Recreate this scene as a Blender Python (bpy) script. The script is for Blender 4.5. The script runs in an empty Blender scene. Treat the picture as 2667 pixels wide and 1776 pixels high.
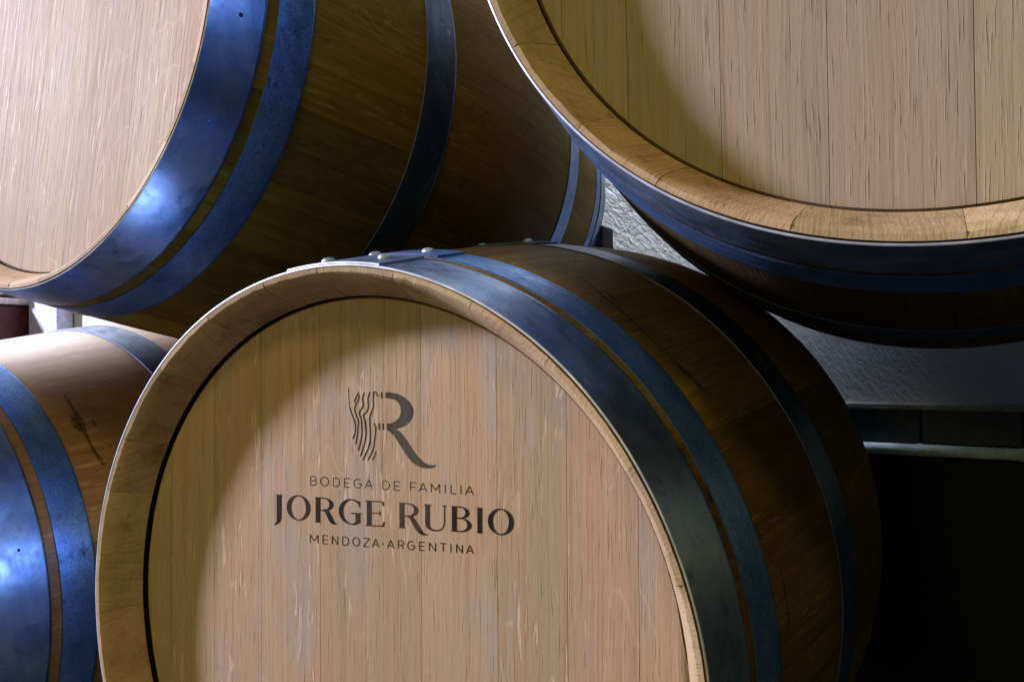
import bpy, bmesh, math, random
import numpy as np
from mathutils import Matrix, Vector
random.seed(7); np.random.seed(7)
PI = math.pi
S = bpy.context.scene
COL = S.collection

# ------------------------------------------------------------------ camera
cam = bpy.data.cameras.new('camera'); cam_ob = bpy.data.objects.new('camera', cam); COL.objects.link(cam_ob)
R_ = Vector((0.879509, 0.475797, -0.008963)); U_ = Vector((0.015104, -0.009084, 0.999845)); F_ = Vector((-0.475642, 0.879508, 0.015176))
cam_ob.matrix_world = Matrix(((R_.x, U_.x, -F_.x, 0), (R_.y, U_.y, -F_.y, 0), (R_.z, U_.z, -F_.z, 0), (0, 0, 0, 1)))
cam.sensor_width = 36; cam.lens = 25.9857; cam.clip_start = 0.02; cam.clip_end = 60
S.camera = cam_ob

# ------------------------------------------------------------------ world and exposure
w = bpy.data.worlds.new('World'); S.world = w; w.use_nodes = True
bg = w.node_tree.nodes['Background']; bg.inputs[0].default_value = (0.27, 0.50, 1.0, 1); bg.inputs[1].default_value = 0.042
S.view_settings.view_transform = 'Standard'; S.view_settings.look = 'None'
S.view_settings.exposure = 0; S.view_settings.gamma = 1
S.cycles.use_denoising = True; S.cycles.sample_clamp_indirect = 6
S.cycles.max_bounces = 8; S.cycles.glossy_bounces = 5

# ------------------------------------------------------------------ lamps and added fills
def area(name, loc, target, sx, sy, power, color, spread=180):
    l = bpy.data.lights.new(name, 'AREA'); l.shape = 'RECTANGLE'; l.size = sx; l.size_y = sy
    l.energy = power; l.color = color; l.spread = math.radians(spread)
    o = bpy.data.objects.new(name, l); COL.objects.link(o); o.location = loc
    o.rotation_euler = (Vector(target) - Vector(loc)).to_track_quat('-Z', 'Y').to_euler()
    return o
area('window_light', (-4.4, -1.0, 1.9), (-0.4, 0.5, 0.0), 0.44, 0.46, 600, (0.72, 0.71, 1.0))
area('skylight', (-0.7, 0.9, 2.2), (-0.55, 0.9, 0.2), 0.8, 0.6, 0.8, (0.62, 0.80, 1.0), 110)
area('wall_patch_fill', (-0.52, 1.36, 1.7), (-0.54, 1.45, 0.2), 0.25, 0.1, 4.0, (0.66, 0.68, 1.0), 34)  # added narrow fill that brightens the wall patch between the upper barrels
area('back_window_light', (-2.5, 1.42, 1.15), (-1.0, 0.7, 0.0), 0.5, 0.4, 9, (0.92, 0.93, 1.0))
area('room_lamp', (0.25, -1.15, 1.85), (-0.4, 0.6, 0.1), 0.5, 0.4, 12, (1.0, 0.80, 0.22))
area('front_fill', (-0.6, -2.3, 0.75), (-0.4, 0.5, 0.1), 0.9, 0.6, 15, (1.0, 0.80, 0.20))  # added warm frontal fill, lifts the shaded parts of the heads

# ------------------------------------------------------------------ node helpers
class NT:
    def __init__(s, name):
        s.m = bpy.data.materials.new(name); s.m.use_nodes = True; s.t = s.m.node_tree
        s.b = s.t.nodes['Principled BSDF']
    def n(s, typ, **kw):
        nd = s.t.nodes.new('ShaderNode' + typ)
        for k, v in kw.items():
            if hasattr(nd, k): setattr(nd, k, v)
        return nd
    def l(s, a, b): s.t.links.new(a, b)
    def put(s, sock, v):
        if v is None: return
        if isinstance(v, bpy.types.NodeSocket): s.l(v, sock)
        else: sock.default_value = v
    def math(s, op, a, b=0.0, c=None, clamp=False):
        nd = s.n('Math'); nd.operation = op; nd.use_clamp = clamp
        s.put(nd.inputs[0], a); s.put(nd.inputs[1], b)
        if c is not None: s.put(nd.inputs[2], c)
        return nd.outputs[0]
    def mapr(s, v, a, b, c=0.0, d=1.0, smooth=True):
        nd = s.n('MapRange'); nd.interpolation_type = 'SMOOTHSTEP' if smooth else 'LINEAR'
        s.put(nd.inputs[0], v); nd.inputs[1].default_value = a; nd.inputs[2].default_value = b
        nd.inputs[3].default_value = c; nd.inputs[4].default_value = d
        return nd.outputs[0]
    def mix(s, f, a, b, mode='MIX'):
        nd = s.n('Mix'); nd.data_type = 'RGBA'; nd.blend_type = mode
        s.put(nd.inputs[0], f); s.put(nd.inputs[6], a if not isinstance(a, tuple) else a + (1,) * (4 - len(a)))
        s.put(nd.inputs[7], b if not isinstance(b, tuple) else b + (1,) * (4 - len(b)))
        return nd.outputs[2]
    def vec(s, x, y, z):
        nd = s.n('CombineXYZ'); s.put(nd.inputs[0], x); s.put(nd.inputs[1], y); s.put(nd.inputs[2], z); return nd.outputs[0]
    def noise(s, v, scale=1.0, detail=2.0, rough=0.5, dist=0.0, w=None):
        nd = s.n('TexNoise'); nd.noise_dimensions = '4D' if w is not None else '3D'
        s.l(v, nd.inputs['Vector']); nd.inputs['Scale'].default_value = scale; nd.inputs['Detail'].default_value = detail
        nd.inputs['Roughness'].default_value = rough; nd.inputs['Distortion'].default_value = dist
        if w is not None: s.put(nd.inputs['W'], w)
        return nd.outputs[0]
    def bump(s, h, strength, dist, prev=None):
        nd = s.n('Bump'); nd.inputs['Strength'].default_value = strength; nd.inputs['Distance'].default_value = dist
        s.l(h, nd.inputs['Height'])
        if prev is not None: s.l(prev, nd.inputs['Normal'])
        return nd.outputs[0]
    def grain(s):
        """uv in metres (u across, v along the grain) plus the plank's own seed and tint"""
        uv = s.n('UVMap'); sp = s.n('SeparateXYZ'); s.l(uv.outputs[0], sp.inputs[0])
        oi = s.n('ObjectInfo'); cs = s.n('SeparateColor'); s.l(oi.outputs['Color'], cs.inputs[0])
        return sp.outputs[0], sp.outputs[1], cs.outputs[0], cs.outputs[1], cs.outputs[2]

def wood(name, c_base, c_alt, c_dark, c_light, pores=0.6, flecks=0.5, dirt=0.3, rough=0.62, dark=1.0, cool=0.35, spec=0.15, bumpk=1.0, coat=0.0, var=.36, uneven=0.0, figure=.3):
    t = NT(name); u, v, seed, tint, lum = t.grain()
    W_ = t.math('MULTIPLY', seed, 37.0)
    # slow wander of the grain lines
    wob = t.noise(t.vec(t.math('MULTIPLY', u, 6), t.math('MULTIPLY', v, 4), 0), 1, 2, .5, 0, W_)
    u2 = t.math('ADD', u, t.math('MULTIPLY', t.math('SUBTRACT', wob, .5), .007))
    def st(fu, fv, det=2, rg=.5, dist=0.0, off=0.0):
        return t.noise(t.vec(t.math('MULTIPLY', u2, fu), t.math('MULTIPLY', v, fv), off), 1, det, rg, dist, W_)
    bands = st(190, 2.6, 4, .7)
    fine = st(400, 9, 3, .7, 0, 3.0)
    hair = st(720, 26, 2, .6, 0, 9.0)
    patch = st(16, 5, 3, .55, 0, 5.0)
    col = t.mix(t.mapr(patch, .32, .68), c_base, c_alt)
    hueb = st(62, 1.4, 3, .6, 0, 71.0)
    col = t.mix(t.math('MULTIPLY', t.mapr(hueb, .52, .68), cool), col, tuple(x * y for x, y in zip(c_base, (1.06, .88, .87))))
    col = t.mix(t.math('MULTIPLY', t.mapr(hueb, .48, .33), cool), col, tuple(x * y for x, y in zip(c_base, (.84, .96, .95))))
    col = t.mix(t.math('MULTIPLY', t.mapr(bands, .5, .70), .42), col, c_dark)
    col = t.mix(t.math('MULTIPLY', t.mapr(bands, .5, .32), .35), col, c_light)
    # greyish bloom in soft patches
    gp = st(26, 7, 3, .6, 0, 17.0)
    col = t.mix(t.math('MULTIPLY', t.mapr(gp, .48, .7), cool), col, (0.33, 0.30, 0.27))
    # pores: short dark dashes along the grain
    pm = t.math('MULTIPLY', t.mapr(fine, .54, .70), t.mapr(st(30, 3, 2, .5, 0, 21.0), .35, .62, .25, 1.0))
    col = t.mix(t.math('MULTIPLY', pm, pores), col, c_dark)
    pm2 = t.mapr(hair, .58, .68)
    col = t.mix(t.math('MULTIPLY', pm2, pores * .8), col, tuple(x * .45 for x in c_dark))
    # ray flecks: pale wavering tongues
    fl = st(175, 30, 2, .45, .9, 31.0)
    fm = t.math('MULTIPLY', t.mapr(fl, .585, .68), t.mapr(st(15, 5, 2, .5, 0, 41.0), .44, .58))
    col = t.mix(t.math('MULTIPLY', fm, flecks), col, tuple(min(1, x * 1.25) for x in c_light))
    # wandering pale figure lines (cut rays, loops)
    fg = st(13, 4.5, 2, .5, 1.1, 77.0)
    cm = t.math('MULTIPLY', t.mapr(t.math('ABSOLUTE', t.math('SUBTRACT', t.math('FRACT', t.math('MULTIPLY', fg, 7.0)), .5)), .07, .0), t.mapr(st(7, 3, 2, .5, 0, 88.0), .46, .62))
    col = t.mix(t.math('MULTIPLY', cm, figure), col, tuple(min(1, x * 1.2) for x in c_light))
    # soft dirt
    dn = st(22, 14, 4, .65, .5, 55.0)
    col = t.mix(t.math('MULTIPLY', t.mapr(dn, .58, .78), dirt), col, tuple(x * .55 for x in c_dark))
    # plank to plank variation
    hs = t.n('HueSaturation'); t.put(hs.inputs['Color'], col)
    val = t.math('MULTIPLY', t.math('MULTIPLY_ADD', lum, var, 1 - var / 2), dark)
    if uneven: val = t.math('MULTIPLY', val, t.math('MULTIPLY_ADD', t.mapr(t.math('ADD', bands, t.math('MULTIPLY', t.math('SUBTRACT', patch, .5), 1.2)), .35, .75), uneven, 1 - uneven * .35))
    t.put(hs.inputs['Value'], val)
    t.put(hs.inputs['Hue'], t.math('MULTIPLY_ADD', tint, .016, .492))
    t.l(hs.outputs[0], t.b.inputs['Base Color'])
    t.put(t.b.inputs['Roughness'], t.mapr(fine, .3, .7, rough, rough + .16))
    t.b.inputs['Specular IOR Level'].default_value = spec
    if coat:
        t.b.inputs['Coat Weight'].default_value = coat; t.b.inputs['Coat Roughness'].default_value = .38
    h = t.math('ADD', t.math('MULTIPLY', bands, .55), t.math('MULTIPLY', fine, .5))
    h = t.math('SUBTRACT', h, t.math('MULTIPLY', pm2, .5))
    rough_n = t.noise(t.vec(t.math('MULTIPLY', u, 260), t.math('MULTIPLY', v, 120), 0), 1, 3, .6, 0, W_)
    h = t.math('ADD', h, t.math('MULTIPLY', rough_n, .45))
    h = t.math('ADD', h, t.math('MULTIPLY', fm, .7 * flecks))
    t.l(t.bump(h, .5 * bumpk, .0007), t.b.inputs['Normal'])
    return t.m

HEAD = dict(c_base=(0.415, 0.287, 0.16), c_alt=(0.40, 0.285, 0.165), c_dark=(0.25, 0.15, 0.075), c_light=(0.48, 0.36, 0.24))
M_head = wood('oak_head', pores=.36, flecks=.7, dirt=.2, cool=.5, var=.2, figure=.32, **HEAD)
M_head_pale = wood('pale_oak_head', (0.43, 0.315, 0.19), (0.41, 0.31, 0.185), (0.30, 0.20, 0.12), (0.50, 0.39, 0.27), pores=.35, flecks=.75, dirt=.1)
M_head_grey = wood('weathered_oak_head', (0.36, 0.27, 0.175), (0.34, 0.27, 0.175), (0.19, 0.13, 0.075), (0.42, 0.33, 0.23), pores=.45, flecks=.15, dirt=.15, var=.2, figure=.08)
M_brand = wood('branded_oak', pores=.5, flecks=.1, dirt=.1, dark=.085, spec=.1, uneven=1.6, **HEAD)
M_brand_grey = wood('grey_branded_oak', pores=.5, flecks=.1, dirt=.1, dark=.155, spec=.1, uneven=.7, cool=.95, **dict(HEAD, c_base=(0.37, 0.32, 0.17), c_alt=(0.34, 0.31, 0.17)))
M_stave = wood('oiled_oak_stave', (0.120, 0.070, 0.007), (0.165, 0.099, 0.011), (0.042, 0.018, 0.004), (0.29, 0.180, 0.032), pores=.5, flecks=.4, dirt=.75, rough=.55, cool=.02, spec=.10, bumpk=.7, var=.75)
M_stave_shaded = wood('shaded_oak_stave', (0.060, 0.040, 0.012), (0.085, 0.060, 0.022), (0.020, 0.010, 0.004), (0.12, 0.085, 0.035), pores=.5, flecks=.3, dirt=.7, rough=.55, cool=.03, spec=.15, bumpk=.7, var=.6)  # darker copy of the stave oak: underside shade put into the colour
M_stave_golden = wood('golden_oak_stave', (0.175, 0.104, 0.009), (0.240, 0.148, 0.016), (0.045, 0.019, 0.004), (0.34, 0.215, 0.035), pores=.5, flecks=.4, dirt=.75, rough=.55, cool=.02, spec=.08, bumpk=.7, var=.8, figure=.45)
M_stave_orange = wood('orange_oak_stave', (0.30, 0.130, 0.022), (0.36, 0.175, 0.040), (0.085, 0.032, 0.010), (0.52, 0.30, 0.11), pores=.5, flecks=.6, dirt=.5, rough=.40, cool=.03, spec=.5, bumpk=.7, coat=.7, var=.5)
def chime_material():
    t = NT('oak_chime'); u, v, seed, tint, lum = t.grain(); W_ = t.math('MULTIPLY', seed, 37.0)
    a = t.noise(t.vec(t.math('MULTIPLY', u, 900), t.math('MULTIPLY', v, 150), 0), 1, 3, .6, 0, W_)
    b = t.noise(t.vec(t.math('MULTIPLY', u, 160), t.math('MULTIPLY', v, 900), 2), 1, 3, .6, 0, W_)
    # growth rings cut across: diagonal fine lines
    diag = t.math('ADD', t.math('MULTIPLY', u, 1.0), t.math('MULTIPLY', v, t.math('MULTIPLY_ADD', seed, 1.2, -.6)))
    wv = t.noise(t.vec(t.math('MULTIPLY', diag, 520), t.math('MULTIPLY', v, 12), 4), 1, 2, .5, 0, W_)
    p = t.noise(t.vec(t.math('MULTIPLY', u, 26), t.math('MULTIPLY', v, 40), 7), 1, 4, .6, 0, W_)
    col = t.mix(t.mapr(p, .3, .7), (0.40, 0.28, 0.13), (0.49, 0.365, 0.20))
    col = t.mix(t.math('MULTIPLY', t.mapr(wv, .5, .7), .4), col, (0.20, 0.12, 0.045))
    col = t.mix(t.math('MULTIPLY', t.mapr(a, .54, .7), .45), col, (0.16, 0.095, 0.04))
    col = t.mix(t.math('MULTIPLY', t.mapr(b, .56, .7), .35), col, (0.18, 0.11, 0.05))
    st = t.noise(t.vec(t.math('MULTIPLY', u, 18), t.math('MULTIPLY', v, 30), 17), 1, 4, .7, 0, W_)
    col = t.mix(t.math('MULTIPLY', t.mapr(st, .52, .70), .6), col, (0.15, 0.09, 0.04))
    hs = t.n('HueSaturation'); t.put(hs.inputs['Color'], col); t.put(hs.inputs['Value'], t.math('MULTIPLY_ADD', lum, .34, .80))
    t.put(hs.inputs['Hue'], t.math('MULTIPLY_ADD', tint, .02, .49))
    t.l(hs.outputs[0], t.b.inputs['Base Color']); t.b.inputs['Roughness'].default_value = .72
    t.b.inputs['Specular IOR Level'].default_value = .25
    h = t.math('ADD', t.math('MULTIPLY', wv, .6), t.math('ADD', a, t.math('MULTIPLY', b, .6)))
    t.l(t.bump(h, .4, .0007), t.b.inputs['Normal'])
    return t.m
M_chime = chime_material()
def plain(name, col, rough=.8, metal=0.0, spec=.3):
    t = NT(name); tc = t.n('TexCoord'); n = t.noise(tc.outputs['Object'], 60, 3, .6)
    c = t.mix(t.mapr(n, .35, .7), tuple(x * .8 for x in col), tuple(min(1, x * 1.15) for x in col))
    t.l(c, t.b.inputs['Base Color']); t.b.inputs['Roughness'].default_value = rough; t.b.inputs['Metallic'].default_value = metal
    t.b.inputs['Specular IOR Level'].default_value = spec
    t.l(t.bump(n, .2, .001), t.b.inputs['Normal'])
    return t.m
M_rim = plain('stained_shadow_rim', (0.16, 0.095, 0.05), .85)  # edge stain that also carries the shadow line round the head
M_croze = plain('dark_croze', (0.05, 0.032, 0.018), .9)

def steel(name, c1=(0.20, 0.335, 0.56), c2=(0.45, 0.58, 0.76), rough=.36, spangle=.5, stain=.5, metal=.86):
    t = NT(name); u, v, seed, tint, lum = t.grain(); W_ = t.math('MULTIPLY', seed, 23.0)
    def nz(fu, fv, det, rg, dist=0.0, off=0.0): return t.noise(t.vec(t.math('MULTIPLY', u, fu), t.math('MULTIPLY', v, fv), off), 1, det, rg, dist, W_)
    big = nz(9, 18, 4, .6, .6)
    mid = nz(55, 70, 4, .65, .4, 3)
    spk = nz(520, 620, 3, .7, 0, 5)
    col = t.mix(t.mapr(big, .35, .68), c1, c2)
    col = t.mix(t.math('MULTIPLY', t.mapr(spk, .45, .66), spangle), col, tuple(x * .45 for x in c1))
    col = t.mix(t.math('MULTIPLY', t.mapr(spk, .55, .36), spangle * .5), col, tuple(min(1, x * 1.35) for x in c2))
    sm = t.math('MULTIPLY', t.mapr(mid, .52, .74), t.mapr(big, .44, .60))
    col = t.mix(t.math('MULTIPLY', sm, stain), col, (0.035, 0.06, 0.13))
    # chalky pale smears
    pl = nz(38, 60, 5, .7, 1.2, 13)
    pm = t.math('MULTIPLY', t.mapr(pl, .60, .70), .5)
    col = t.mix(pm, col, (0.42, 0.50, 0.55))
    # fine black pits
    pit = nz(260, 300, 2, .5, 0, 19); pitm = t.math('MULTIPLY', t.mapr(pit, .70, .74), t.mapr(mid, .5, .6))
    col = t.mix(pitm, col, (0.02, 0.03, 0.05))
    hs = t.n('HueSaturation'); t.put(hs.inputs['Color'], col); t.put(hs.inputs['Value'], t.math('MULTIPLY_ADD', lum, .3, .85))
    t.l(hs.outputs[0], t.b.inputs['Base Color'])
    t.put(t.b.inputs['Metallic'], t.math('SUBTRACT', metal, t.math('MULTIPLY', pm, .6)))
    t.put(t.b.inputs['Roughness'], t.math('ADD', t.mapr(mid, .3, .7, rough - .05, rough + .14), t.math('MULTIPLY', spk, .06)))
    h = t.math('ADD', t.math('MULTIPLY', nz(30, 26, 3, .5, 0, 29), 1.0), t.math('MULTIPLY', spk, .05))
    t.l(t.bump(h, .35, .0016), t.b.inputs['Normal'])
    return t.m
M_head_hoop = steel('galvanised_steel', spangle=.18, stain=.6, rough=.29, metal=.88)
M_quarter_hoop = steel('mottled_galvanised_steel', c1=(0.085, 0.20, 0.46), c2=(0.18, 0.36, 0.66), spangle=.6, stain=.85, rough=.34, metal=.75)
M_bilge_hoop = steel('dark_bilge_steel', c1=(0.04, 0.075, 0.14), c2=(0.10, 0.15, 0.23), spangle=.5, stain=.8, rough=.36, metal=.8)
M_cut = plain('bare_cut_steel', (0.50, 0.54, 0.62), .5, .35, .5)
M_edge = plain('dull_steel_edge', (0.05, 0.075, 0.13), .5, .5, .3)
M_rivet = plain('zinc_rivet', (0.40, 0.47, 0.47), .48, .7)
M_rivet_dark = plain('dark_rivet', (0.03, 0.035, 0.05), .5, .6)

# ------------------------------------------------------------------ mesh helpers
class MB:
    """grid patches with their own vertices: smooth inside a patch, crisp where patches meet"""
    def __init__(s): s.v = []; s.f = []; s.uv = []; s.mi = []
    def patch(s, P, UV, mi=0, flip=False):
        ni = len(P); nj = len(P[0]); b = len(s.v)
        for i in range(ni):
            for j in range(nj): s.v.append(tuple(P[i][j]))
        for i in range(ni - 1):
            for j in range(nj - 1):
                q = [(i, j), (i + 1, j), (i + 1, j + 1), (i, j + 1)]
                if flip: q.reverse()
                s.f.append([b + a * nj + c for a, c in q]); s.uv += [UV[a][c] for a, c in q]; s.mi.append(mi)
    def poly(s, pts, mi=0, uv=None):
        b = len(s.v); s.v += [tuple(p) for p in pts]; s.f.append(list(range(b, b + len(pts))))
        s.uv += uv if uv else [(p[0], p[2]) for p in pts]; s.mi.append(mi)
    def box(s, a, b, bev=0.0, mi=0):
        x0, y0, z0 = a; x1, y1, z1 = b
        P = lambda *q: [Vector(k) for k in q]
        for q in (P((x0, y0, z0), (x1, y0, z0), (x1, y0, z1), (x0, y0, z1)), P((x1, y1, z0), (x0, y1, z0), (x0, y1, z1), (x1, y1, z1)),
                  P((x0, y1, z0), (x0, y0, z0), (x0, y0, z1), (x0, y1, z1)), P((x1, y0, z0), (x1, y1, z0), (x1, y1, z1), (x1, y0, z1)),
                  P((x0, y0, z1), (x1, y0, z1), (x1, y1, z1), (x0, y1, z1)), P((x0, y1, z0), (x1, y1, z0), (x1, y0, z0), (x0, y0, z0))):
            uv = [((p.x + p.y), p.z + p.y * .5) for p in q]; s.poly(q, mi, uv)
    def build(s, name, mats, parent=None, smooth=True, color=None):
        me = bpy.data.meshes.new(name); me.from_pydata(s.v, [], s.f)
        ul = me.uv_layers.new(name='UVMap'); ul.data.foreach_set('uv', np.array(s.uv, dtype=np.float32).ravel())
        for m in (mats if isinstance(mats, (list, tuple)) else [mats]): me.materials.append(m)
        me.polygons.foreach_set('material_index', s.mi)
        me.polygons.foreach_set('use_smooth', [smooth] * len(s.f)); me.update()
        o = bpy.data.objects.new(name, me); COL.objects.link(o)
        if parent: o.parent = parent
        o.color = color if color else (random.random(), random.random(), random.random(), 1)
        return o
def tag(o, label=None, cat=None, group=None, kind=None):
    for k, v in (('label', label), ('category', cat), ('group', group), ('kind', kind)):
        if v: o[k] = v
    return o
def bevel(o, wd, seg=2):
    m = o.modifiers.new('bevel', 'BEVEL'); m.width = wd; m.segments = seg; m.limit_method = 'ANGLE'
def weld(o):
    bm = bmesh.new(); bm.from_mesh(o.data); bmesh.ops.remove_doubles(bm, verts=bm.verts, dist=1e-5); bm.to_mesh(o.data); bm.free()

# ------------------------------------------------------------------ the barrel: shared profile
R0, RB, L, NEXP, RH, DH = 0.290, 0.3610, 0.9892, 1.4536, 0.2708, 0.0385
H1, H2F, H2B, BF, BB = 0.0548, 0.0664, 0.1060, 0.2640, 0.3162
EPS = .012
def rad(t):
    u2 = ((t - L / 2) / (L / 2)) ** 2; e = NEXP / 2
    g = ((u2 + EPS) ** e - EPS ** e) / ((1 + EPS) ** e - EPS ** e)
    return RB - (RB - R0) * g
def pol(r, th, t): return (r * math.cos(th), t, r * math.sin(th))

def stave(th0, th1, parent, color, label=None, mat=None):
    mb = MB(); n = max(5, int((th1 - th0) / math.radians(2.2)) + 1)
    gap = 0.00014 / R0
    ths = [th0 + gap] + [th0 + gap + .0007 / R0] + list(np.linspace(th0 + gap + .012 / R0, th1 - gap - .012 / R0, n)) + [th1 - gap - .0007 / R0, th1 - gap]
    dr = [0] * (n + 4)
    ts = sorted(set([0.0, .0012] + [round(L * k / 44, 5) for k in range(1, 44)] + [L - .0012, L]))
    nz = lambda th, t: 0.00010 * math.sin(th * 97 + t * 3.1) + .00012 * math.sin(t * 21 + th * 11)
    P = []; UV = []
    mid = (th0 + th1) / 2
    for t in ts:
        rr = rad(t) - (.0009 if t in (0.0, L) else 0)
        P.append([pol(rr + d + nz(th, t), th, t) for th, d in zip(ths, dr)]); UV.append([((th - mid) * .33, t) for th in ths])
    mb.patch(P, UV, 0)
    th_in = [ths[0]] + ths[2:-2] + [ths[-1]]
    # flat end grain, rough inner corner, chime bevel down to the croze lip
    jag = [random.uniform(-.0005, .0005) for _ in th_in]
    r_a, r_b, r_lip, t_lip = rad(0) - .0009, rad(0) - .0046, RH - .0012, .0348
    t_s = random.uniform(.0, .0006)
    rows = [(0.0, r_a, 0), (t_s, r_b, .0038)]
    P = [[pol(r + (jag[i] if k else nz(th, 0)), th, t) for i, th in enumerate(th_in)] for k, (t, r, q) in enumerate(rows)]
    mb.patch(P, [[(th * .29, q) for th in th_in] for (t, r, q) in rows], 1, flip=True)
    rows = [(t_s, r_b, .0038, 1), (.002, r_b - .0024, .007, .6), (.012, r_b - .0068, .018, 0), (.024, (r_b - .0068 + r_lip) / 2 - .0003, .030, 0), (t_lip - .002, r_lip + .0006, .040, 0), (t_lip, r_lip, .044, 0)]
    P = [[pol(r + jag[i] * k, th, t) for i, th in enumerate(th_in)] for (t, r, q, k) in rows]
    mb.patch(P, [[(th * .29, q) for th in th_in] for (t, r, q, k) in rows], 1, flip=True)
    # croze groove and the hidden inside
    rows = [(t_lip, r_lip), (t_lip + .0006, r_lip + .004), (t_lip + .009, r_lip + .0042), (.10, rad(.10) - .027), (L / 2, RB - .027), (L - .02, R0 - .027), (L, R0 - .02), (L, R0 - .0009)]
    mb.patch([[pol(r, th, t) for th in th_in] for (t, r) in rows], [[(th * .29, t) for th in th_in] for (t, r) in rows], 2, flip=True)
    # joint faces
    for th, fl in ((ths[0], False), (ths[-1], True)):
        P = [[pol(rad(t) - .0007, th, t), pol(rad(t) - .02, th, t)] for t in ts[2:]]
        mb.patch(P, [[(0, t), (.02, t)] for t in ts[2:]], 0, flip=fl)
        P = [[pol(rad(0) - .0009, th, 0), pol(r_b, th, 0)], [pol(rad(t_lip) - .0007, th, t_lip), pol(r_lip, th, t_lip)]]
        mb.patch(P, [[(0, 0), (.004, 0)], [(0, t_lip), (.02, t_lip)]], 0, flip=fl)
    o = mb.build('stave', [mat or M_stave, M_chime, M_croze], parent, True, color)
    if label: o['label'] = label
    return o

def head_plank(x0, x1, parent, color, rot=0.0, mat=None):
    """one board of the round head: chord-cut slab with a chamfered rim"""
    R = RH + .0025; RC = R - .0060; y0 = DH + .0006; mb = MB(); g = .00018
    xa, xb = max(x0 + g, -R + .001), min(x1 - g, R - .001)
    n = max(7, int((xb - xa) / .006)); xs = list(np.linspace(xa, xb, n))
    cr, sr = math.cos(rot), math.sin(rot); W3 = lambda x, y, z: (x * cr - z * sr, y, x * sr + z * cr)
    zc = lambda x, q: math.sqrt(max(q * q - x * x, 0)) if abs(x) < q else 0.0
    fr = list(np.linspace(-1, 1, 13))
    dy = lambda x: .0035 * max(0, (abs(x) - RC) / (R - RC))
    mb.patch([[W3(x, y0 + dy(x), f * zc(x, RC)) for x in xs] for f in fr], [[(x, f * zc(x, RC)) for x in xs] for f in fr], 0)
    for sg in (-1, 1):
        P = [[W3(x, y0 + dy(x), sg * zc(x, RC)) for x in xs], [W3(x, y0 + .0035, sg * zc(x, R)) for x in xs], [W3(x, y0 + .02, sg * zc(x, R)) for x in xs]]
        mb.patch(P, [[(x, sg * (RC + k)) for x in xs] for k in (0, .007, .02)], 1, flip=(sg < 0))
    for k in (0, -1):
        x = xs[k]; zz = [f * zc(x, RC) for f in fr]
        mb.patch([[W3(x, y, z) for y in (y0 + dy(x), y0 + .02)] for z in zz], [[(0, z), (.02, z)] for z in zz], 0, flip=(k == 0))
    return mb.build('head_plank', [mat, M_rim], parent, True, color)

def back_head(parent):
    mb = MB(); y = L - .04; N = 64
    mb.patch([[pol(r, 2 * PI * k / N, y) for k in range(N + 1)] for r in (.001, .14, RH + .001)], [[(r * math.cos(2 * PI * k / N), r * math.sin(2 * PI * k / N)) for k in range(N + 1)] for r in (.001, .14, RH + .001)], 0, flip=True)
    return mb.build('back_head', M_head, parent)

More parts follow.
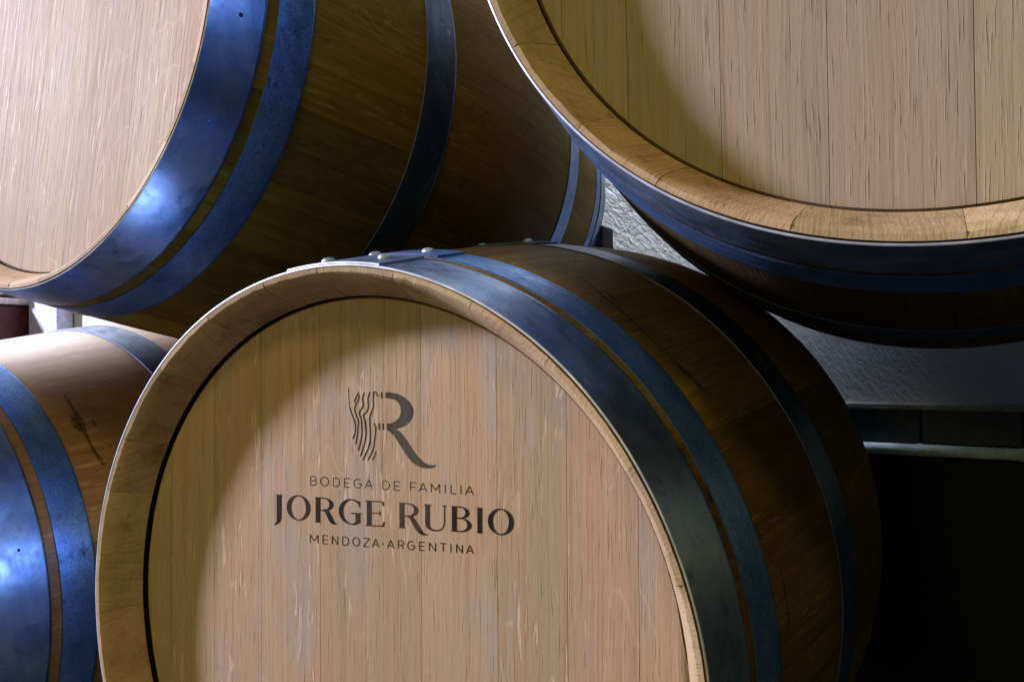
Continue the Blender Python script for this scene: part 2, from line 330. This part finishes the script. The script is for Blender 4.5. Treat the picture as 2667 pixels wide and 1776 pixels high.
HT = .0016
def hoop(t0, t1, parent, mat, lap=None, rivets=(), color=None, rivet_t=None, dark_rivets=()):
    def band(mb, a0, a1, lo, hi, n, closed):
        ths = list(np.linspace(a0, a1, n))
        wav = lambda th: .00025 * math.sin(3 * th + t0 * 40) + .00012 * math.sin(9 * th + 1 + t0 * 90)
        sh = lambda th: .0006 * math.sin(2 * th + t0 * 70) * (1 if t0 > .02 else .3)
        e = .0004
        prof = [(t0, rad(t0) + lo), (t0, rad(t0) + hi - e), (t0 + e, rad(t0) + hi)]
        mids = [(t, rad(t) + hi) for t in np.linspace(t0 + .003, t1 - .003, 5)]
        end = [(t1 - e, rad(t1) + hi), (t1, rad(t1) + hi - e), (t1, rad(t1) + lo)]
        for seg, sm in ((prof[:3], 1), (prof[2:] + mids + end[:2], 0), (end[1:], 0)):
            P = [[pol(r + wav(th), th, t + sh(th)) for th in ths] for t, r in seg]
            mb.patch(P, [[(th * .30, t) for th in ths] for t, r in seg], sm, flip=True)
        if not closed:
            for a, fl in ((a0, True), (a1, False)):
                q = [pol(rad(t0) + lo + wav(a), a, t0 + sh(a)), pol(rad(t1) + lo + wav(a), a, t1 + sh(a)), pol(rad(t1) + hi + wav(a), a, t1 + sh(a)), pol(rad(t0) + hi + wav(a), a, t0 + sh(a))]
                if fl: q.reverse()
                mb.poly(q, 0, [(0, 0), (0, .05), (.002, .05), (.002, 0)])
    mb = MB(); band(mb, 0, 2 * PI, .0001, HT, 289, True)
    h = mb.build('hoop', [mat, M_cut if t0 < .01 else M_edge], parent, True, color)
    for p in h.data.polygons: pass
    if lap:
        mb = MB(); band(mb, math.radians(lap[0]), math.radians(lap[1]), HT + .0002, 2 * HT + .0002, 22, False)
        mb.build('hoop_lap', [mat, M_cut if t0 < .01 else M_edge], h, True, h.color[:])
    rt = rivet_t or (t0 + t1) / 2
    for a, dk in [(x, 0) for x in rivets] + [(x, 1) for x in dark_rivets]:
        base = rad(rt) + (2 * HT if lap else HT) - .0003
        rr, hh = (.0058, .0037) if not dk else (.0021, .0006)
        mb = MB(); C = Vector(pol(base, math.radians(a), rt)); n = Vector((math.cos(math.radians(a)), -.14, math.sin(math.radians(a)))).normalized()
        q = n.to_track_quat('Z', 'Y').to_matrix(); N = 20
        rows = [(0, rr * 1.0), (hh * .12, rr)] + [(hh * math.sin(k), rr * math.cos(k) ** .8 if k < 1.5 else .00001) for k in np.linspace(.25, PI / 2, 8)]
        P = [[tuple(C + q @ Vector((r * math.cos(2 * PI * k / N), r * math.sin(2 * PI * k / N), z))) for k in range(N + 1)] for z, r in rows]
        mb.patch(P, [[(k * .001, z) for k in range(N + 1)] for z, r in rows], 0, flip=True)
        o = mb.build('rivet', M_rivet_dark if dk else M_rivet, h)
    return h

def make_barrel(center, axis, label, seed, joints, hrot, stave_rot, laps, lum=(0, 1), dark_rivets=None, headmat=None, stavemat=None):
    random.seed(seed)
    root = bpy.data.objects.new('wine_barrel', None); COL.objects.link(root)
    ax = Vector(axis).normalized(); e1 = ax.cross(Vector((0, 0, 1))).normalized(); e2 = e1.cross(ax)
    m = Matrix((e1, ax, e2)).transposed().to_4x4(); m.translation = Vector(center); root.matrix_world = m
    root.empty_display_size = .1
    tag(root, label, 'barrel', 'oak wine barrels stacked in two rows')
    # staves of uneven width
    ws = [random.uniform(.75, 1.3) for _ in range(26)]; s = sum(ws); a = stave_rot
    for wd in ws:
        b = a + wd / s * 2 * PI
        stave(a, b, root, (random.random(), random.random(), random.uniform(*lum), 1), mat=stavemat); a = b
    for x0, x1 in zip(joints[:-1], joints[1:]):
        head_plank(x0, x1, root, (random.random(), random.random(), random.uniform(.2, .8), 1), hrot, headmat or M_head)
    back_head(root)
    dr = dark_rivets or {}
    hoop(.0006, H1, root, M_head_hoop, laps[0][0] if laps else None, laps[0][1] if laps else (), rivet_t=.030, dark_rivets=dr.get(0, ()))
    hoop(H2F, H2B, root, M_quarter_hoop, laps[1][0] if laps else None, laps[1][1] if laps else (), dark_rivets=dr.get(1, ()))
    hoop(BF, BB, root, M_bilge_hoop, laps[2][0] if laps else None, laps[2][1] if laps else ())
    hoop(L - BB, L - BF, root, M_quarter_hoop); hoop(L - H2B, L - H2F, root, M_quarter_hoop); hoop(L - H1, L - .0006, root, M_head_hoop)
    return root

LAPS_A = [((80.0, 98.2), (94.8, 83.6)), ((79.2, 97.0), (94.1, 83.5)), ((82.0, 98.5), (95.6, 85.8))]
A = make_barrel((-0.39556, 0.43054, -0.22265), (0.00333, 0.99998, -0.0044),
    'oak wine barrel with dark branded emblem and lettering on its head, at lower middle', 11,
    [-.29, -.2319, -.1727, -.1122, -.0433, .0602, .1278, .1835, .235, .29], 0, .06, LAPS_A)
B = make_barrel((-0.82888, 0.44166, 0.36125), (-0.01526, 0.99942, -0.03031),
    'oak wine barrel at upper left, whole brown flank in view beside its plain pale head', 23,
    [-.29, -.205, -.14, -.084, -.02, .055, .142, .21, .29], math.radians(-8), .17, None, headmat=M_head_pale, stavemat=M_stave_golden, dark_rivets={0: (-9.6,), 1: (-8.3,)})
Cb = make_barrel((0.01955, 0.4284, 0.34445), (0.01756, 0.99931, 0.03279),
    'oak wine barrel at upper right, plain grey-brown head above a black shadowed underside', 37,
    [-.29, -.235, -.187, -.1250, -.0620, .012, .075, .14, .20, .29], 0, .31, None, headmat=M_head_grey, stavemat=M_stave_shaded)
D = make_barrel((-1.17355, 0.43358, -0.30241), (-0.02952, 0.99944, 0.01607),
    'oak wine barrel cut off at lower left, only its hooped flank with brown knots showing', 41,
    [-.29, -.21, -.15, -.08, 0, .07, .13, .2, .29], .1, .02, None, stavemat=M_stave_orange, dark_rivets={0: (16.4,)})

# ------------------------------------------------------------------ branded emblem and lettering on barrel A's head
HM = np.array([0.0005786503570609529, -1.6922181325411077e-06, -0.5401649104971403, 9.857491737860389e-05, -0.0004479210438725018,
      0.6416947658583009, 0.0004605299169934872, 1.2925408716134461e-05, 1.0]).reshape(3, 3)   # artwork sheet -> head plane (metres)
def hp(cx, cy):
    q = HM @ np.array([680 + cx / 3.1357, 980 + cy / 3.1357, 1.0]); return q[0] / q[2], q[1] / q[2]
class Art:
    def __init__(s): s.mb = MB(); s.k = 0
    def quads(s, left, right):
        y = DH + .00054 - s.k * .0000015; s.k += 1
        a = [hp(*p) for p in left]; b = [hp(*p) for p in right]
        P = [[(p[0], y, p[1]) for p in a], [(p[0], y, p[1]) for p in b]]
        s.mb.patch(P, [[p for p in a], [p for p in b]], 0)
    def poly(s, pts):
        y = DH + .00054 - s.k * .0000015; s.k += 1
        q = [hp(*p) for p in pts]; s.mb.poly([(p[0], y, p[1]) for p in q], 0, q)
    def stroke(s, pts, w, taper=False):
        L_, R2 = [], []
        n = len(pts)
        ws = w if isinstance(w, (list, tuple)) else [w] * n
        for i, (x, y) in enumerate(pts):
            x0, y0 = pts[max(i - 1, 0)]; x1, y1 = pts[min(i + 1, n - 1)]
            dx, dy = x1 - x0, y1 - y0; d = math.hypot(dx, dy) or 1; k = ws[i] / 2
            if taper and i in (0, n - 1): k *= .35
            L_.append((x - dy / d * k, y + dx / d * k)); R2.append((x + dy / d * k, y - dx / d * k))
        s.quads(L_, R2)
    def build(s, name, mat, parent):
        o = s.mb.build(name, mat, parent, False, (.4, .5, .5, 1)); return o
def smooth(pts, n=6):
    out = []
    for i in range(len(pts) - 1):
        p0 = pts[max(i - 1, 0)]; p1 = pts[i]; p2 = pts[i + 1]; p3 = pts[min(i + 2, len(pts) - 1)]
        for k in range(n):
            t = k / n
            out.append(tuple(.5 * ((2 * p1[j]) + (-p0[j] + p2[j]) * t + (2 * p0[j] - 5 * p1[j] + 4 * p2[j] - p3[j]) * t * t + (-p0[j] + 3 * p1[j] - 3 * p2[j] + p3[j]) * t ** 3) for j in range(len(p1))))
    out.append(tuple(pts[-1])); return out
em = Art(); el = Art(); el.k = 60
em.poly([(1010, 130), (1045, 130), (1080, 135), (1112, 143), (1140, 155), (1170, 173), (1195, 195), (1215, 217), (1230, 240), (1239, 262), (1242, 283), (1241, 302), (1237, 325), (1222, 358), (1204, 380), (1183, 397), (1150, 415), (1122, 425), (1100, 430),
         (1130, 450), (1150, 472), (1173, 500), (1195, 533), (1240, 602), (1265, 637), (1290, 666), (1316, 692), (1340, 710), (1362, 719), (1385, 725), (1408, 726), (1430, 721), (1422, 735), (1408, 745), (1390, 750), (1362, 753), (1335, 750), (1305, 744), (1280, 735), (1254, 720), (1230, 700), (1205, 673), (1180, 640),
         (1130, 560), (1085, 490), (1050, 455), (1022, 440), (1022, 386), (1050, 384), (1072, 377), (1100, 360), (1116, 345), (1128, 325), (1136, 305), (1138, 285), (1137, 265), (1132, 245), (1124, 227), (1112, 210), (1098, 198), (1080, 188), (1045, 180), (1010, 178)])
for x0, x1, y0, y1 in ((975, 988, 128, 180), (1006, 1008, 130, 178), (958, 966, 150, 158), (917, 929, 381, 402), (954, 968, 382, 435), (986, 1001, 384, 436)):
    if x1 - x0 > 5: el.quads([(x0, y0), (x0, y1)], [(x1, y0), (x1, y1)])
for ln, wd in (([(795, 130), (772, 170), (760, 215)], 7), ([(800, 150), (787, 200), (766, 240), (762, 280), (775, 320), (790, 365), (788, 420), (783, 480), (774, 530), (770, 555)], 7),
           ([(720, 250), (735, 300), (752, 345), (766, 400), (765, 455), (745, 513)], 7), ([(709, 90), (712, 160), (716, 215), (720, 262)], 3.5),
           ([(840, 130), (826, 180), (829, 240), (806, 280), (800, 310), (815, 350), (817, 400), (820, 470), (808, 540), (790, 610)], 8),
           ([(887, 127), (870, 180), (872, 250), (858, 290), (832, 320), (845, 360), (852, 420), (850, 490), (838, 560), (806, 655)], 8),
           ([(917, 127), (912, 190), (915, 240), (900, 290), (885, 330), (885, 400), (888, 470), (885, 540), (866, 600), (828, 685)], 8),
           ([(932, 400), (931, 460), (922, 530), (910, 600), (868, 685)], 7.5), ([(934, 612), (925, 645), (905, 686)], 6.5), ([(908, 128), (922, 128), (938, 131), (946, 166)], 6)):
    el.stroke(smooth(ln), wd * 1.3, True)
em.build('emblem', M_brand_grey, A)['label'] = 'charred grey bowl and leg of the letter R'
el.build('emblem_grain_lines', M_brand, A)['label'] = 'black wavy grain lines standing for the stem of the letter R'

def glyph_small(a, ch, x0, x1, base, h, w=7.5):
    """thin sans capital; x0..x1 on the artwork sheet, base(x) the baseline"""
    W = x1 - x0
    def T(p): x = x0 + p[0] * W; return (x, base(x) - p[1] * h)
    def st(*ps): a.stroke([T(p) for p in ps], w)
    def arc(cx, cy, rx, ry, a0, a1, n=18): a.stroke([T((cx + rx * math.cos(math.radians(a0 + (a1 - a0) * k / n)), cy + ry * math.sin(math.radians(a0 + (a1 - a0) * k / n)))) for k in range(n + 1)], w)
    if ch == 'B': st((0, 0), (0, 1)); st((0, 1), (.55, 1)); st((0, .52), (.6, .52)); st((0, 0), (.6, 0)); arc(.55, .76, .38, .24, 90, -90); arc(.6, .26, .4, .26, 90, -90)
    elif ch == 'O': arc(.5, .5, .5, .5, 0, 360, 30)
    elif ch == 'D': st((0, 0), (0, 1)); st((0, 1), (.45, 1)); st((0, 0), (.45, 0)); arc(.45, .5, .55, .5, 90, -90)
    elif ch == 'E': st((0, 0), (0, 1)); st((0, 1), (1, 1)); st((0, .5), (.9, .5)); st((0, 0), (1, 0))
    elif ch == 'F': st((0, 0), (0, 1)); st((0, 1), (1, 1)); st((0, .48), (.88, .48))
    elif ch == 'G': arc(.5, .5, .5, .5, 48, 360, 30); st((1, .5), (.55, .5))
    elif ch == 'A': st((0, 0), (.5, 1)); st((.5, 1), (1, 0)); st((.2, .32), (.8, .32))
    elif ch == 'M': st((0, 0), (0, 1)); st((0, 1), (.5, .25)); st((.5, .25), (1, 1)); st((1, 1), (1, 0))
    elif ch == 'I': st((.5, 0), (.5, 1))
    elif ch == 'L': st((0, 1), (0, 0)); st((0, 0), (1, 0))
    elif ch == 'N': st((0, 0), (0, 1)); st((0, 1), (1, 0)); st((1, 0), (1, 1))
    elif ch == 'Z': st((0, 1), (1, 1)); st((1, 1), (0, 0)); st((0, 0), (1, 0))
    elif ch == 'T': st((0, 1), (1, 1)); st((.5, 0), (.5, 1))
    elif ch == 'R': st((0, 0), (0, 1)); st((0, 1), (.6, 1)); st((0, .45), (.6, .45)); arc(.6, .725, .38, .275, 90, -90); st((.55, .45), (1, 0))
    elif ch == '.': arc(.5, .5, .25, .04, 0, 360, 8)
tx = Art()
b1 = lambda x: 887 + .060 * (x - 398)
for ch, x0, x1 in (('B', 401, 448), ('O', 483, 548), ('D', 586, 636), ('E', 678, 720), ('G', 755, 818), ('A', 845, 905), ('D', 990, 1044), ('E', 1083, 1130), ('F', 1216, 1262), ('A', 1287, 1350), ('M', 1387, 1455), ('I', 1496, 1504), ('L', 1548, 1590), ('I', 1625, 1633), ('A', 1667, 1730)):
    glyph_small(tx, ch, x0, x1, b1, 71)
b3 = lambda x: 1359 + .067 * (x - 396)
for ch, x0, x1 in (('M', 399, 461), ('E', 502, 541), ('N', 578, 623), ('D', 663, 711), ('O', 745, 801), ('Z', 832, 880), ('A', 905, 959), ('.', 984, 998), ('A', 1029, 1081), ('R', 1118, 1160), ('G', 1193, 1252), ('E', 1290, 1331), ('N', 1371, 1422), ('T', 1457, 1511), ('I', 1542, 1550), ('N', 1593, 1640), ('A', 1674, 1730)):
    glyph_small(tx, ch, x0, x1, b3, 68)
bb = lambda x: 1162.5 + .0655 * x
def P2(x, y): return (x, bb(x) - y)
def bar(x0, x1, y0, y1): tx.quads([P2(x0, y0), P2(x0, y1)], [P2(x1, y0), P2(x1, y1)])
def stem(x0, x1, H=207, serif=9):
    bar(x0, x1, 6, H - 6); tx.poly([P2(x0 - serif, 0), P2(x1 + serif, 0), P2(x1, 9), P2(x0, 9)]); tx.poly([P2(x0 - serif, H), P2(x0, H - 9), P2(x1, H - 9), P2(x1 + serif, H)])
def vst(ps):  # variable-width stroke through (x, y, w)
    q = smooth(ps, 8); tx.stroke([P2(p[0], p[1]) for p in q], [p[2] for p in q])
def ring(cx, cy, rx, ry, ix, a0=0, a1=360, n=44):
    o, i = [], []
    for k in range(n + 1):
        t = math.radians(a0 + (a1 - a0) * k / n); c, s_ = math.cos(t), math.sin(t)
        o.append(P2(cx + rx * c, cy + ry * s_)); i.append(P2(cx + ix * c, cy + (ry - 9) * s_))
    tx.quads(o, i)
# J
bar(124, 164, 40, 198); tx.poly([P2(116, 207), P2(124, 198), P2(164, 198), P2(172, 207)])
tx.poly([P2(124, 44), P2(164, 44), P2(163, 10), P2(150, -18), P2(128, -36), P2(103, -44), P2(103, -36), P2(116, -28), P2(123, -10)])
ring(303, 110, 97, 104, 60)
# R
def big_R(x, w=40, bowl=150, leg=((0, 0),), tail=False):
    stem(x, x + w)
    o, i = [], []
    for k in range(23):
        t = math.radians(90 - 180 * k / 22); o.append(P2(x + w + 30 + (bowl - w - 30) * math.cos(t), 152 + 55 * math.sin(t))); i.append(P2(x + w + 25 + (bowl - w - 62) * math.cos(t), 152 + 46 * math.sin(t)))
    tx.quads(o, i); bar(x + w, x + w + 31, 198, 207); bar(x + w, x + w + 31, 97, 106)
stem(442, 480, 207); 
def bowl(x, xr, yb, yt, thick=34, flat=28):
    o, i = [], []; cy = (yb + yt) / 2; ry = (yt - yb) / 2
    for k in range(23):
        t = math.radians(90 - 180 * k / 22); c = math.cos(t); o.append(P2(x + flat + (xr - x - flat) * c, cy + ry * math.sin(t))); i.append(P2(x + flat + (xr - x - flat - thick) * c, cy + (ry - 8) * math.sin(t)))
    tx.quads(o, i); bar(x, x + flat, yt - 8, yt); bar(x, x + flat, yb, yb + 8)
bowl(480, 588, 98, 207)
vst([(505, 104, 14), (530, 98, 30), (552, 60, 36), (575, 18, 34), (600, 0, 16), (616, 2, 5)])
# G
ring(735, 106, 104, 104, 68, 52, 318, 40)
tx.poly([P2(796, 196), P2(805, 196), P2(805, 148), P2(797, 148), P2(790, 172), P2(770, 190), P2(776, 197)])
bar(768, 806, 20, 92); bar(730, 818, 90, 99)
vst([(800, 34, 20), (785, 18, 16), (760, 5, 10), (735, 4, 8)])
# E
bar(860, 898, 4, 203); bar(848, 995, 199, 207); bar(850, 1000, 0, 9); bar(898, 968, 104, 112)
tx.poly([P2(985, 207), P2(997, 207), P2(999, 168), P2(993, 168), P2(984, 190)]); tx.poly([P2(985, 0), P2(1000, 0), P2(1005, 42), P2(999, 42), P2(990, 18)]); tx.poly([P2(962, 88), P2(970, 88), P2(970, 128), P2(962, 128)])
# R with the long leg
stem(1127, 1165); bowl(1165, 1280, 96, 207)
vst([(1195, 100, 14), (1222, 92, 30), (1248, 52, 38), (1280, 0, 38), (1312, -32, 28), (1340, -40, 12), (1360, -39, 4)])
# U
bar(1337, 1373, 60, 203); bar(1325, 1385, 199, 207); bar(1478, 1508, 199, 207); bar(1490, 1498, 60, 203)
vst([(1355, 64, 36), (1360, 30, 32), (1382, 8, 20), (1415, -1, 11), (1450, 2, 9), (1480, 22, 8), (1494, 62, 8)])
# B
stem(1555, 1594); bowl(1594, 1698, 109, 207, 32); bowl(1594, 1716, 0, 115, 34)
# I, O
stem(1764, 1801); ring(1955, 104, 106, 108, 66)
tx.build('lettering', M_brand, A)['label'] = 'charred lettering in three lines: BODEGA DE FAMILIA, JORGE RUBIO, MENDOZA ARGENTINA'

# ------------------------------------------------------------------ dark scrapes and knots on the flanks
def stain_mat():
    t = NT('black_scrape'); uv = t.n('UVMap'); sp = t.n('SeparateXYZ'); t.l(uv.outputs[0], sp.inputs[0])
    n = t.noise(t.vec(t.math('MULTIPLY', sp.outputs[0], 160), t.math('MULTIPLY', sp.outputs[1], 3), 0), 1, 5, .7)
    edge = t.mapr(t.math('ABSOLUTE', sp.outputs[1]), 1.0, .25)
    a = t.math('MULTIPLY', edge, t.mapr(n, .36, .58))
    t.b.inputs['Base Color'].default_value = (.022, .009, .005, 1); t.b.inputs['Roughness'].default_value = .7
    t.l(t.math('MULTIPLY', a, .7), t.b.inputs['Alpha'])
    return t.m
M_stain = stain_mat()
def scrape(barrel, pts):
    q = smooth(pts, 6); mb = MB(); P = []; UV = []
    for a, tt, wd in q:
        P.append([pol(rad(tt + k * wd / 2) + .00035, math.radians(a), tt + k * wd / 2) for k in (-1, -.5, 0, .5, 1)]); UV.append([(math.radians(a) * .33, k) for k in (-1, -.5, 0, .5, 1)])
    mb.patch(P, UV, 0); mb.build('scrape_mark', M_stain, barrel)
scrape(D, [(53, .1402, .001), (48.5, .1384, .005), (45, .1378, .008), (42.2, .1372, .012), (39.1, .1355, .007), (35, .1362, .006), (32, .139, .008), (30.3, .141, .004)])
scrape(D, [(45, .1325, .004), (43.5, .1315, .012), (41.5, .1318, .013), (40, .133, .004)]); scrape(D, [(42.6, .1515, .003), (41.7, .1517, .008), (40.8, .152, .003)])
scrape(A, [(64, .160, .002), (60, .148, .005), (57.4, .142, .008), (55, .140, .007), (52.3, .1358, .006), (48.6, .1325, .005), (45, .1328, .002)])
scrape(A, [(44.5, .1326, .002), (43, .133, .006), (40.9, .1352, .010), (38.6, .139, .010), (37, .141, .002)])
scrape(A, [(58.5, .156, .004), (57, .152, .010), (55.5, .150, .004)]); scrape(A, [(12, .131, .002), (9, .1305, .006), (5, .130, .004)])
scrape(A, [(25.9, .0665, .002), (25.3, .0645, .010), (24.2, .064, .010), (23.6, .066, .003)])

# ------------------------------------------------------------------ wall behind
def plaster():
    t = NT('rough_plaster'); tc = t.n('TexCoord'); v = tc.outputs['Object']
    a = t.noise(v, 34, 5, .62, .5); b = t.noise(v, 120, 4, .6, .8); c = t.noise(v, 3, 3, .5)
    sp = t.n('SeparateXYZ'); t.l(v, sp.inputs[0])
    # trowel drags, diagonal
    dd = t.noise(t.vec(t.math('MULTIPLY', t.math('ADD', sp.outputs[0], t.math('MULTIPLY', sp.outputs[2], -.5)), 45), 0, t.math('MULTIPLY', t.math('ADD', sp.outputs[2], sp.outputs[0]), 75)), 1, 4, .6, .6)
    col = t.mix(t.mapr(c, .35, .65), (0.58, 0.64, 0.54), (0.66, 0.71, 0.61))
    col = t.mix(t.math('MULTIPLY', t.mapr(b, .6, .75), .35), col, (0.42, 0.42, 0.38))
    t.l(col, t.b.inputs['Base Color']); t.b.inputs['Roughness'].default_value = .9
    h = t.math('ADD', t.math('MULTIPLY', dd, 1.0), t.math('ADD', t.math('MULTIPLY', a, .7), t.math('MULTIPLY', b, .4)))
    t.l(t.bump(h, .8, .0045), t.b.inputs['Normal'])
    return t.m
M_plaster = plaster()
M_tile = plain('dark_glazed_tile', (0.045, 0.06, 0.06), .35); M_ledge = plain('grey_ledge', (0.30, 0.30, 0.22), .7)  # ledge is mid grey, paler than the tiles below it
M_pipe = plain('pale_green_pipe', (0.50, 0.66, 0.56), .38, .0, .5); M_black = plain('near_black', (0.015, 0.017, 0.016), .9)  # near-black tone shared by lower panel, tile bed and rail
wall = bpy.data.objects.new('wall', None); COL.objects.link(wall); wall.location = (0, 1.5, -.8)
tag(wall, 'rough white plastered cellar wall with a dark tiled band behind the barrels', 'wall')
def wpart(name, a, b, mat, bev=0, par=wall):
    mb = MB(); mb.box((a[0], a[1] - 1.5, a[2] + .8), (b[0], b[1] - 1.5, b[2] + .8)); o = mb.build(name, mat, par, False); 
    if bev: weld(o); bevel(o, bev)
    return o
wpart('plaster', (-4.5, 1.5, -.0969), (1.9, 1.6, 2.6), M_plaster)
wpart('ledge', (-4.5, 1.488, -.1085), (1.9, 1.598, -.0971), M_ledge, .003)
for k in range(-8, 9):
    wpart('tile', (.012 + k * .149 - .149 + .0012, 1.494, -.1672), (.012 + k * .149 - .0012, 1.53, -.1088), M_tile, .0015)
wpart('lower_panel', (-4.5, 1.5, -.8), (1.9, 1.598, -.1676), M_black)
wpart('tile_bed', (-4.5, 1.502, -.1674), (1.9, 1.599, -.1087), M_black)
# pipe under the tiles
pipe = bpy.data.objects.new('pipe', None); COL.objects.link(pipe); pipe.location = (0, 1.484, -.178)
tag(pipe, 'thin pale green pipe running under the dark tiles at the right', 'pipe')
def tube(name, x0, x1, r, par, mat, n=20):
    mb = MB(); mb.patch([[(x, r * math.cos(2 * PI * k / n), r * math.sin(2 * PI * k / n)) for k in range(n + 1)] for x in (x0, x1)], [[(k * .01, x) for k in range(n + 1)] for x in (x0, x1)])
    mb.poly([(x0, r * math.cos(2 * PI * k / n), r * math.sin(2 * PI * k / n)) for k in range(n)]); mb.poly([(x1, r * math.cos(-2 * PI * k / n), r * math.sin(-2 * PI * k / n)) for k in range(n)])
    return mb.build(name, mat, par)
for k in range(-3, 6): tube('pipe_length', .010 + (k - 1) * .149 + .003, .010 + k * .149 - .003, .0102, pipe, M_pipe)
for k in range(-3, 5): tube('coupling', .010 + k * .149 - .004, .010 + k * .149 + .004, .0118, pipe, M_pipe)
# timber rail behind the upper left barrel
M_rail = wood('dark_old_timber', (0.02, 0.010, 0.006), (0.025, 0.012, 0.008), (0.008, 0.004, 0.003), (0.035, 0.02, 0.012), pores=.5, flecks=0, dirt=.5)
mb = MB(); mb.box((-1.7, 1.425, .16), (-.5555, 1.485, .26)); rail = mb.build('timber_rail', M_black, None, False); weld(rail); bevel(rail, .003)
tag(rail, 'dark timber rail end against the wall below the upper left barrel', 'rail')
# floor
t = NT('concrete_floor'); tc = t.n('TexCoord'); nn = t.noise(tc.outputs['Object'], 8, 5, .6)
t.l(t.mix(nn, (0.03, 0.03, 0.028), (0.06, 0.058, 0.052)), t.b.inputs['Base Color']); t.b.inputs['Roughness'].default_value = .85
mb = MB(); mb.box((-5, -4, -.9), (4, 1.7, -.8)); fl = mb.build('floor', t.m, None, False); fl['kind'] = 'structure'
# the rack beams that carry the lower row
for nm, y in (('front', .66), ('rear', 1.18)):
    mb = MB(); zt = -.60; mb.box((-1.9, y - .04, -.70), (.6, y + .04, -.599 if y < 1 else -.598)); o = mb.build('rack_beam', M_rail, None, False); weld(o); bevel(o, .004)
    tag(o, f'dark timber bearer under the {nm} half of the lower barrels', 'beam', 'bearers under the lower row')
# cabinet far left
M_red = plain('dark_red_paint', (0.11, 0.03, 0.028), .5); M_cream = plain('cream_paint', (0.60, 0.52, 0.44), .6); M_lav = plain('lavender_paint', (0.55, 0.55, 0.78), .7)
cab = bpy.data.objects.new('cabinet', None); COL.objects.link(cab); cab.location = (-3.2, 1.4, -.8)
tag(cab, 'dark red cabinet with cream top and white knob at the far left between barrels', 'cabinet')
def cpart(name, a, b, mat, bev=.004):
    mb = MB(); mb.box((a[0] + 3.2, a[1] - 1.4, a[2] + .8), (b[0] + 3.2, b[1] - 1.4, b[2] + .8)); o = mb.build(name, mat, cab, False); weld(o); bevel(o, bev); return o
cpart('body', (-3.75, 1.32, -.795), (-2.70, 1.494, .175), M_red)
cpart('door', (-3.18, 1.300, -.75), (-2.72, 1.318, .165), M_red)
cpart('cabinet_top', (-3.78, 1.28, .177), (-2.68, 1.496, .198), M_cream)
cpart('shelf_board', (-3.78, 1.36, .215), (-2.68, 1.496, .235), M_cream)
mb = MB(); rr = .012
rows = [(rr * math.cos(k), rr * math.sin(k)) for k in np.linspace(-PI / 2, PI / 2, 9)]
mb.patch([[(r * math.cos(2 * PI * k / 16), -r2, r * math.sin(2 * PI * k / 16)) for k in range(17)] for r, r2 in rows], [[(0, 0)] * 17 for _ in rows])
kn = mb.build('knob', M_cream, cab); kn.location = (-2.76 + 3.2, 1.290 - 1.4, .085 + .8)
mb = MB(); mb.box((-2.66, 1.44, -.795), (-2.50, 1.494, 2.4)); pl = mb.build('wall_pilaster', M_lav, None, False)
tag(pl, 'lavender painted strip on the wall right of the red cabinet', 'pilaster')
